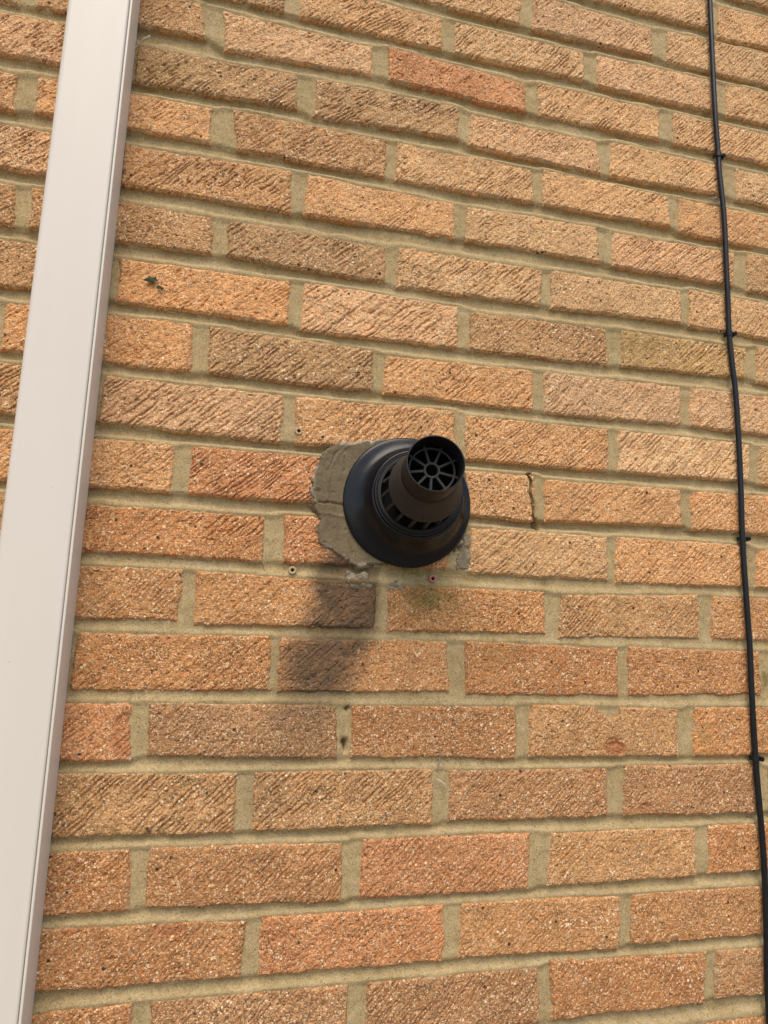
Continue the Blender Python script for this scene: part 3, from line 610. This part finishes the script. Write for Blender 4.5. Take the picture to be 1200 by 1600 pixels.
# cement patch made good round the flue, and smears of it on the bricks beside
def patch(P, name, step, thick, detail):
    P = np.array(P); lo = P.min(0) - 9; hi = P.max(0) + 9
    nx, nz = int((hi[0] - lo[0]) / step) + 1, int((hi[1] - lo[1]) / step) + 1
    X, Z = [a.ravel() for a in np.meshgrid(np.linspace(lo[0], hi[0], nx), np.linspace(lo[1], hi[1], nz))]
    sd = poly_sd(X, Z, [tuple(p) for p in P])
    sd = sd + 8 * (fbm(X / 6, Z / 6, 2, 4) - .5) + 2.5 * (vn(X / 2.4, Z / 2.4, 0) - .5)
    H = -7 + (7 + thick) * sst(-2.5, 2.2, sd)
    mk = np.zeros((X.size, 4))
    if detail:
        H += 1.0 * (vn(X / 30, Z / 34, 1) - .5) + .2 * (vn(X / 4, Z / 4, 3) - .5)
        H -= .9 * sst(6, 16, sd)                                   # trowelled in a little below the rim
        wX = X + 3 * (vn(X / 9, Z / 9, 4) - .5)
        d = seg_dist(wX, Z, RIDGE); H += 1.0 * np.exp(-(d / 1.3) ** 2)
        d = seg_dist(wX + 2.6, Z, RIDGE); H -= 1.6 * np.exp(-(d / 1.0) ** 2) * sst(.35, .6, vn(X / 20, Z / 17, 2))
        d = seg_dist(X, Z + 1.5 * (vn(X / 7, Z / 7, 0) - .5), GROOVE); H -= 2.6 * np.exp(-(d / 1.1) ** 2)
        d = seg_dist(X, Z, LEDGE); H += 1.2 * np.exp(-(d / 2) ** 2)
        nick = vn(X / 5, Z / 9, 5); H -= 1.4 * sst(.86, .97, nick)
    else:
        H += 1.6 * (vn(X / 4, Z / 4, 3) - .5)
    mk[:, 0] = sst(5.5, 1.5, sd) * sst(.4, .65, vn(X / 14, Z / 14, 5)) if detail else .75 * vn(X / 6, Z / 6, 1)
    keep = H > -6.2
    V = np.stack([X / 1000, -H / 1000, Z / 1000 + ZB], 1)
    F = grid_faces(nx, nz); F = F[keep[F].any(1)]
    used = np.unique(F); rem = np.full(len(V), -1); rem[used] = np.arange(len(used))
    o = link(name, np_mesh(name, V[used], rem[F], detail, mk[used]), M_PATCH, wall)
    return o
tag(patch(PATCH, 'cement_patch', 1.3, 3.4, True), 'grey brown cement trowelled round the flue')
patch(SMEAR, 'cement_smear', 1.3, -1.5, False)
patch(SMEARB, 'cement_smear', 1.3, -1.0, False)

# crumbs of old mortar below the flue
for i, (x, z, r) in enumerate(LUMPS):
    bm = bmesh.new(); bmesh.ops.create_icosphere(bm, subdivisions=3, radius=1)
    rr = r * .58
    for v in bm.verts:
        p = v.co.copy(); k = 1 + .8 * (float(vn(p.x * 2.2 + i * 7 + 20, p.z * 2.2 + p.y * 1.7 + 40, i)) - .5) + .65 * (float(vn(p.x * 5 + 9, p.z * 5 + p.y * 4 + i * 3, i + 2)) - .5)
        v.co = W(x + p.x * rr * 1.25 * k, z + p.z * rr * .85 * k, -.3 - p.y * rr * .36 * k)
    me = bm_mesh('mortar_crumb', bm, False)
    at = me.attributes.new('marks', 'FLOAT_COLOR', 'POINT')
    for d in at.data: d.color = (.75 if i % 3 else .35, 0, .45 if i in (2, 3, 5, 7, 8) else .1, 0)
    link('mortar_crumb', me, M_PATCH, wall)

# ---------------------------------------------------------------- ground
def ground_material():
    m, nt, p = new_mat('concrete_ground'); g = G(nt)
    pos = g.n('ShaderNodeNewGeometry').outputs['Position']
    n = g.noise(pos, 3, 5, .6); n2 = g.noise(pos, 150, 3)
    c = g.mix(g.ramp(n, .3, .7), C3(.22, .19, .155), C3(.16, .14, .11))
    c = g.mix(1, c, g.mix(n2, C3(.8, .8, .8), C3(1.2, 1.2, 1.2)), 'MULTIPLY')
    g.l(c, p.inputs['Base Color']); p.inputs['Roughness'].default_value = .95
    g.l(g.bump(n2, .4, .002), p.inputs['Normal'])
    return m
bm = bmesh.new()
bmesh.ops.create_grid(bm, x_segments=8, y_segments=8, size=200)
tag(link('ground', bm_mesh('ground', bm, False), ground_material()), kind='structure')

# ---------------------------------------------------------------- white trunking
trunk = empty('trunking', W(201, 0) * 1); trunk.location.z = 0; trunk.location.y = 0
tag(trunk, 'cream white plastic box trunking running up the brick wall', 'trunking')
def extrude(profile, z0, z1, nseg, closed=True, wob=0):
    bm = bmesh.new(); rows = []
    for k in range(nseg + 1):
        z = z0 + (z1 - z0) * k / nseg
        dx = wob * (float(vn(z * 1.7 + 3, .5, 2)) - .5)
        rows.append([bm.verts.new((x / 1000 + dx, -d / 1000, z)) for x, d in profile])
    n = len(profile)
    for a, b in zip(rows[:-1], rows[1:]):
        for i in range(n): bm.faces.new((a[i], a[(i + 1) % n], b[(i + 1) % n], b[i]))
    bm.faces.new(rows[0]); bm.faces.new(rows[-1][::-1])
    return bm
def arc(cx, cd, r, a0, a1, n=6):
    return [(cx + r * math.cos(math.radians(a0 + (a1 - a0) * i / n)), cd + r * math.sin(math.radians(a0 + (a1 - a0) * i / n))) for i in range(n + 1)]
# snap-on cover: left side, chamfered left corner, front, small round into the seam on the right
cover = [(165.0, 0.8)] + arc(171.5, 39.2, 6.5, 180, 90, 7) + arc(231.0, 43.2, 2.5, 90, 0, 6) + [(233.5, 34), (230.5, 34), (230.5, 42.4), (169, 42.4), (168, 40), (168, .8)]
link('cover', bm_mesh('cover', extrude(cover, .02, 4.98, 60, wob=.0012), True, 40), M_WHITE, trunk)
chan = [(168.6, 1.0), (237, 1.0)] + arc(236.2, 44.0, .8, 0, 90, 3) + arc(235.1, 44.0, .8, 90, 180, 3) + [(234.3, 4), (168.6, 4)]
link('channel', bm_mesh('channel', extrude(chan, .018, 4.982, 60, wob=.0012), True, 30), M_WHITE, trunk)

# ---------------------------------------------------------------- flue
flue = empty('flue_terminal', W(610, -622, 2))
tag(flue, 'black plastic boiler flue with round wall seal, slotted collar and barred outlet', 'flue')
AX = Vector((-.117, -1, .099)).normalized()
P0 = W(617.9, -621.4); PW = W(610, -622.4)
FA = AX.cross(Vector((0, 0, 1))).normalized(); FB = FA.cross(AX).normalized()
WA, WB = Vector((-1, 0, 0)) * -1, Vector((0, 0, 1))
if FA.dot(WA) < 0: FA = -FA
def rp(r, s, th, w=1.0):
    c, sn = math.cos(th) * r / 1000, math.sin(th) * r / 1000
    pa = P0 + AX * (s / 1000) + FA * c + FB * sn
    if w >= 1: return pa
    pw = PW + Vector((0, -s / 1000, 0)) + WA * c + WB * sn
    return pw.lerp(pa, w)
def lathe(prof, seg=96, closed=True, jitter=0, shift=None):
    bm = bmesh.new(); rows = []
    for pr in prof:
        r, s = pr[0], pr[1]; w = pr[2] if len(pr) > 2 else 1.0
        rows.append([bm.verts.new(rp(r + jitter * (float(vn(math.cos(2 * math.pi * k / seg) * 2 + 9, math.sin(2 * math.pi * k / seg) * 2 + 9, 1)) - .5), s, 2 * math.pi * k / seg, w)) for k in range(seg)])
    if shift:
        for pr, row in zip(prof, rows):
            for v in row: v.co += shift * max(0, min(1, (110 - pr[1]) / 36))
    pairs = list(zip(rows, rows[1:] + rows[:1])) if closed else list(zip(rows[:-1], rows[1:]))
    for a, b in pairs:
        for k in range(seg): bm.faces.new((a[k], a[(k + 1) % seg], b[(k + 1) % seg], b[k]))
    return bm
seal = [(80.5, 1.5, 0), (82.2, 2.2, 0), (82.7, 3.6, 0), (82.4, 5.2, 0), (81.2, 6.4, .03), (78.5, 7.4, .06), (75, 8.6, .12), (71, 10.2, .2), (67.5, 12.6, .32),
        (64.3, 16, .46), (61.5, 20.5, .6), (59.3, 25.5, .75), (57.8, 30, .88), (56.8, 34, .97), (56.3, 36, 1), (55.2, 37.2, 1), (53.9, 37.0, 1), (53.6, 35, 1), (53.6, 20, 1), (56, 12, .6), (70, 4.5, .15)]
link('wall_seal', bm_mesh('wall_seal', lathe(seal, 128, True, .9), True, 60), M_RUBBER, flue)
link('collar', bm_mesh('collar', lathe([(53.2, 22), (53.2, 38.2), (52.6, 39.4), (51.6, 39.4), (51.2, 38.4), (50.6, 38.4), (50.2, 41.2), (49.4, 42), (46.0, 42), (45.0, 41), (44.8, 22)], 96), True, 40), M_BLACK_SHADED, flue)
link('liner', bm_mesh('liner', lathe([(44.7, 24), (44.7, 27), (31, 27), (30.4, 74), (28.6, 74), (28.6, 24)], 64), True, 40), M_DARK, flue)
NR = 16
CS = FA * .0028 - FB * .0017          # the cone sits a little askew on its collar
for k in range(NR):
    th = 2 * math.pi * (k + .35) / NR; hw0, hw1 = 1.9 / 46, 1.8 / 42
    bm = bmesh.new()
    vs = [bm.verts.new(rp(r, s, th + dth)) for s, ro, ri, hw in ((41.0, 45.4, 42, hw0), (74.5, 42.0, 38.5, hw1)) for r, dth in ((ro, -hw), (ro, hw), (ri, hw), (ri, -hw))]
    for v in vs[4:]: v.co += CS
    for f in ((0, 1, 2, 3), (7, 6, 5, 4), (0, 4, 5, 1), (1, 5, 6, 2), (2, 6, 7, 3), (3, 7, 4, 0)): bm.faces.new([vs[i] for i in f])
    link('slot_rib', bm_mesh('slot_rib', bm, False), M_BLACK, flue)
link('cone', bm_mesh('cone', lathe([(32, 72.5), (41.6, 72.2), (42.7, 72.6), (43.1, 73.6), (43.1, 75.4), (42.4, 76.6), (37.5, 92), (33.6, 107.0), (32.6, 109.2), (31.55, 110.2), (31.3, 108), (31.0, 90)], 96, shift=CS), True, 35), M_BLACK, flue)
link('outlet_tube', bm_mesh('outlet_tube', lathe([(31.2, 100), (31.4, 112), (31.5, 149.2), (31.1, 150.2), (30.1, 150.3), (29.6, 149.4), (29.2, 128), (28.9, 88), (29.5, 86), (31.0, 90)], 96), True, 35), M_BLACK_SHADED, flue)
bm = bmesh.new(); c_ = bm.verts.new(rp(0, 89, 0)); rg = [bm.verts.new(rp(28.8, 89, 2 * math.pi * k / 48)) for k in range(48)]
for k in range(48): bm.faces.new((c_, rg[k], rg[(k + 1) % 48]))
me = bm_mesh('baffle', bm, False); link('baffle', me, M_DARK, flue)
grille = link('grille', bm_mesh('grille', lathe([(24.2, 122), (24.0, 126.4), (26.0, 126.6), (26.4, 122)], 64), True, 40), M_BLACK, flue)
link('hub', bm_mesh('hub', lathe([(6.6, 119), (6.6, 126.8), (9.0, 126.8), (9.2, 119)], 40), True, 40), M_BLACK, grille)
for k in range(9):
    th = math.radians(-93 + 40 * k); bm = bmesh.new(); hw = 1.6
    ta = FA * math.cos(th) + FB * math.sin(th); tb = -FA * math.sin(th) + FB * math.cos(th)
    vs = [bm.verts.new(P0 + AX * (s / 1000) + ta * (r / 1000) + tb * (w / 1000)) for r in (7.6, 29.3) for s, w in ((119.5, -hw), (119.5, hw), (126.3, hw * .8), (126.3, -hw * .8))]
    for f in ((0, 1, 2, 3), (7, 6, 5, 4), (0, 4, 5, 1), (1, 5, 6, 2), (2, 6, 7, 3), (3, 7, 4, 0)): bm.faces.new([vs[i] for i in f])
    o = link('spoke', bm_mesh('spoke', bm, False), M_BLACK, grille)
# moulding seam on the underside of the cone
bm = bmesh.new(); th = math.radians(-96)
vs = []
for r, s in ((42.4, 77.0), (37.6, 90.0)):
    for dr, dw in ((-.6, -.35), (.35, -.3), (.35, .3), (-.6, .35)):
        ta = FA * math.cos(th) + FB * math.sin(th); tb = -FA * math.sin(th) + FB * math.cos(th)
        vs.append(bm.verts.new(P0 + AX * (s / 1000) + ta * ((r + dr) / 1000) + tb * (dw / 1000) + CS * max(0, min(1, (110 - s) / 36))))
for f in ((0, 1, 2, 3), (7, 6, 5, 4), (0, 4, 5, 1), (1, 5, 6, 2), (2, 6, 7, 3), (3, 7, 4, 0)): bm.faces.new([vs[i] for i in f])
link('mould_seam', bm_mesh('mould_seam', bm, False), M_DARK, flue)

# ---------------------------------------------------------------- cable and clips
def catmull(P, n=8):
    P = [Vector(p) for p in P]; Q = [P[0] * 2 - P[1]] + P + [P[-1] * 2 - P[-2]]; out = []
    for i in range(1, len(Q) - 2):
        for j in range(n):
            t = j / n; a, b, c, d = Q[i - 1], Q[i], Q[i + 1], Q[i + 2]
            out.append(.5 * ((2 * b) + (c - a) * t + (2 * a - 5 * b + 4 * c - d) * t * t + (3 * b - a - 3 * c + d) * t ** 3))
    out.append(P[-1]); return out
def sweep(P, rad, seg=12, cap=True):
    bm = bmesh.new(); rows = []; n = len(P)
    up = None
    for i, p in enumerate(P):
        t = (P[min(i + 1, n - 1)] - P[max(i - 1, 0)]).normalized()
        if up is None: up = t.orthogonal().normalized()
        up = (up - t * up.dot(t)).normalized(); s = t.cross(up)
        r = rad(i / (n - 1)) if callable(rad) else rad
        rows.append([bm.verts.new(p + up * math.cos(2 * math.pi * k / seg) * r + s * math.sin(2 * math.pi * k / seg) * r) for k in range(seg)])
    for a, b in zip(rows[:-1], rows[1:]):
        for k in range(seg): bm.faces.new((a[k], a[(k + 1) % seg], b[(k + 1) % seg], b[k]))
    if cap: bm.faces.new(rows[0][::-1]); bm.faces.new(rows[-1])
    return bm
cp = [W(1099, 2600, 5), W(1101, 1900, 5.4), W(1098, 1300, 5), W(1100, 800, 5.3)]
clipz = [c[1] for c in CLIPS]
for i, (x, z) in enumerate(CABLE):
    near = min(abs(z - c) for c in clipz)
    cp.append(W(x + rnd.uniform(-.5, .5), z, 4.6 + 1.6 * min(1, near / 110) + rnd.uniform(-.3, .3)))
cp += [W(1097, -1500, 5), W(1098, -1800, 5), W(1096, -2260, 5)]
cab = link('cable', bm_mesh('cable', sweep(catmull(cp, 7), .0038, 14), True, 60), M_CABLE)
tag(cab, 'thin black cable running down the right side of the brick wall', 'cable')

clip_words = ['topmost', 'second from top', 'third from top', 'lowest']
clip_places = ['on the pale tan bricks', 'level with the dark brown brick', 'level with the flue', 'far below the flue']
clip_me = nail_me = None
for i, (x, z) in enumerate(CLIPS):
    root = empty('cable_clip', W(x, z, 0))
    tag(root, '%s black clip pinning the black cable, %s' % (clip_words[i], clip_places[i]), 'cable clip', 'clips holding the black cable')
    if clip_me is None:
        bm = bmesh.new()
        prof = [(5.0, -1)] + [(4.9 * math.cos(math.radians(a)), 4.6 + 4.9 * math.sin(math.radians(a))) for a in range(0, 181, 15)] + [(-5.0, -1), (-3.6, -1)] + \
               [(3.65 * math.cos(math.radians(a)), 4.6 + 3.65 * math.sin(math.radians(a))) for a in range(180, -1, -15)] + [(3.6, -1)]
        rr = [[bm.verts.new((px / 1000, -d / 1000, zz / 1000)) for px, d in prof] for zz in (-3, 3)]
        for k in range(len(prof)):
            j = (k + 1) % len(prof); bm.faces.new((rr[0][k], rr[0][j], rr[1][j], rr[1][k]))
        bmesh.ops.triangle_fill(bm, use_beauty=True, edges=[e for e in bm.edges if len(e.link_faces) == 1 and all(abs(v.co.z + .003) < 1e-5 for v in e.verts)])
        bmesh.ops.triangle_fill(bm, use_beauty=True, edges=[e for e in bm.edges if len(e.link_faces) == 1 and all(abs(v.co.z - .003) < 1e-5 for v in e.verts)])
        clip_me = bm_mesh('clip_body', bm, True, 40); clip_me.materials.append(M_CABLE)
        bm = bmesh.new()
        R_ = bmesh.ops.create_cone(bm, cap_ends=True, segments=20, radius1=.0037, radius2=.0031, depth=.0085)
        for v in R_['verts']: v.co = Vector((v.co.x + .0082, -.0042 - v.co.z, v.co.y))
        boss_me = bm_mesh('nail_boss', bm, True, 40); boss_me.materials.append(M_CABLE)
        bm = bmesh.new()
        R_ = bmesh.ops.create_uvsphere(bm, u_segments=14, v_segments=8, radius=.0019)
        for v in R_['verts']: v.co = Vector((v.co.x + .0082, -.0085 + v.co.y * .5, v.co.z))
        nail_me = bm_mesh('nail', bm, True, 60); nail_me.materials.append(M_DARK)
    for nm, me in (('clip_body', clip_me), ('nail_boss', boss_me), ('nail', nail_me)):
        o = bpy.data.objects.new(nm, me); col.objects.link(o); o.parent = root
    root.scale = (1.0, 1.0, 1.0)
    root.rotation_euler = (0, rnd.uniform(-.12, .12), 0)

# ---------------------------------------------------------------- small things on the wall
plug_lab = ['pink red plastic plug in the mortar joint just below the black flue', 'tan plastic plug in the mortar joint below the cement patch', 'tan plastic plug in the orange brick above the cement patch']
for i, (x, z) in enumerate(PLUGS):
    root = empty('wall_plug', W(x, z, 0)); tag(root, plug_lab[i], 'wall plug', 'plugs left in drilled holes')
    bm = bmesh.new(); rows = []; seg = 28
    for r, d in ((4.6, -4), (4.7, 1.2), (4.3, 1.9), (3.2, 2.1), (2.3, 1.5), (1.9, 0), (1.8, -8)):
        row = []
        for k in range(seg):
            a = 2 * math.pi * k / seg
            q = r * (1 + (.10 * math.cos(4 * a) if r < 3.3 else 0.02 * math.sin(3 * a)))
            row.append(bm.verts.new(W(x + q * math.cos(a), z + q * math.sin(a), d)))
        rows.append(row)
    for a, b in zip(rows[:-1], rows[1:]):
        for k in range(seg): bm.faces.new((a[k], a[(k + 1) % seg], b[(k + 1) % seg], b[k]))
    link('rim', bm_mesh('rim', bm, True, 50), M_RED if i == 0 else M_TAN, root)
    bm = bmesh.new(); f = [bm.verts.new(W(x + 2.2 * math.cos(2 * math.pi * k / 16), z + 2.2 * math.sin(2 * math.pi * k / 16), .2 if i else .3)) for k in range(16)]
    bm.faces.new(f); link('hole_shade', bm_mesh('hole_shade', bm, False), M_DARK, root)  # flat dark disc painted as the shade inside the plug

# scrap of dead leaf
root = empty('leaf_scrap', W(*BITS['leaf'], 1)); tag(root, 'torn dark green leaf scrap stuck on an orange brick', 'leaf')
def leaf(pts, x, z, name):
    bm = bmesh.new(); top, bot = [], []
    for px, pz in pts:
        l = 2.2 + 2.2 * float(vn(px / 4 + 9, pz / 4 + 5, 1))
        top.append(bm.verts.new(W(x + px, z + pz, l + .35))); bot.append(bm.verts.new(W(x + px, z + pz, l - .15)))
    ct = bm.verts.new(W(x, z, 4.6)); cb = bm.verts.new(W(x, z, 4.1)); n = len(pts)
    for i in range(n):
        j = (i + 1) % n
        bm.faces.new((ct, top[i], top[j])); bm.faces.new((cb, bot[j], bot[i])); bm.faces.new((top[i], bot[i], bot[j], top[j]))
    link(name, bm_mesh(name, bm, False), M_LEAF, root)
x, z = BITS['leaf']; leaf([(-10, -1), (-5, 2), (-3, 5), (2, 4), (5, 6), (6, 2), (8, 0), (4, -1.5), (3, -5), (-1, -3), (-4, -2.5)], x, z, 'leaf_blade')
x, z = BITS['leaf2']; leaf([(-4, 1), (-1, 3), (2, 1), (5, -1), (3, -3.5), (0, -2), (-3, -2.5)], x, z, 'leaf_tip')

# pale strip sticking out beside the trunking
(x0, z0), (x1, z1) = BITS['tag0'], BITS['tag1']
P = catmull([W(x0 - 2, z0 - 1, 2), W(x0 + 2, z0 + 3, 4), W(x0 + 6, z0 + 5.5, 7), W((x0 + x1) / 2 + 1, (z0 + z1) / 2 + 5, 9), W(x1 - 1, z1 + 3.5, 12), W(x1 + 2, z1 + 5, 13)], 5)
o = link('plastic_strip', bm_mesh('plastic_strip', sweep(P, lambda t: .0008 + .0013 * max(0, t - .35) ** .6, 8), True, 60), M_FIBRE)
tag(o, 'short pale curled plastic strip poking out beside the white trunking', 'strip')
# threads of web and fluff
P = catmull([W(*BITS['f0'], 3.5), W((BITS['f0'][0] + BITS['f1'][0]) / 2 + 1.2, (BITS['f0'][1] + BITS['f1'][1]) / 2, 2), W(*BITS['f1'], 1.5)], 6)
o = link('grey_thread', bm_mesh('grey_thread', sweep(P, .0007, 6), True, 60), M_FLUFF); tag(o, 'upright grey thread across the bed joint below the flue', 'thread')
P = catmull([W(*BITS['g0'], 2), W((BITS['g0'][0] + BITS['g1'][0]) / 2 + 1, (BITS['g0'][1] + BITS['g1'][1]) / 2 + 1, 4), W(*BITS['g1'], 2.5)], 6)
o = link('white_thread', bm_mesh('white_thread', sweep(P, .0006, 6), True, 60), M_FIBRE); tag(o, 'slanting white thread on a mortar joint below the grey thread', 'thread')
bm = bmesh.new(); x, z = BITS['fluff']
for i in range(9):
    a = rnd.uniform(0, 6.28); L = rnd.uniform(4, 11)
    p0 = W(x + rnd.uniform(-4, 4), z + rnd.uniform(-3, 3), 2.5); p2 = W(x + L * math.cos(a), z + L * .6 * math.sin(a), 2.2); p1 = (p0 + p2) / 2 + Vector((rnd.uniform(-.002, .002), -.002, rnd.uniform(-.002, .002)))
    b2 = sweep(catmull([p0, p1, p2], 4), .0005, 5); me_ = bpy.data.meshes.new('t'); b2.to_mesh(me_); b2.free(); bm.from_mesh(me_); bpy.data.meshes.remove(me_)
tag(link('web_fluff', bm_mesh('web_fluff', bm, True, 60), M_FLUFF), 'grey wisp of cobweb in the joint left of the black cable', 'cobweb')
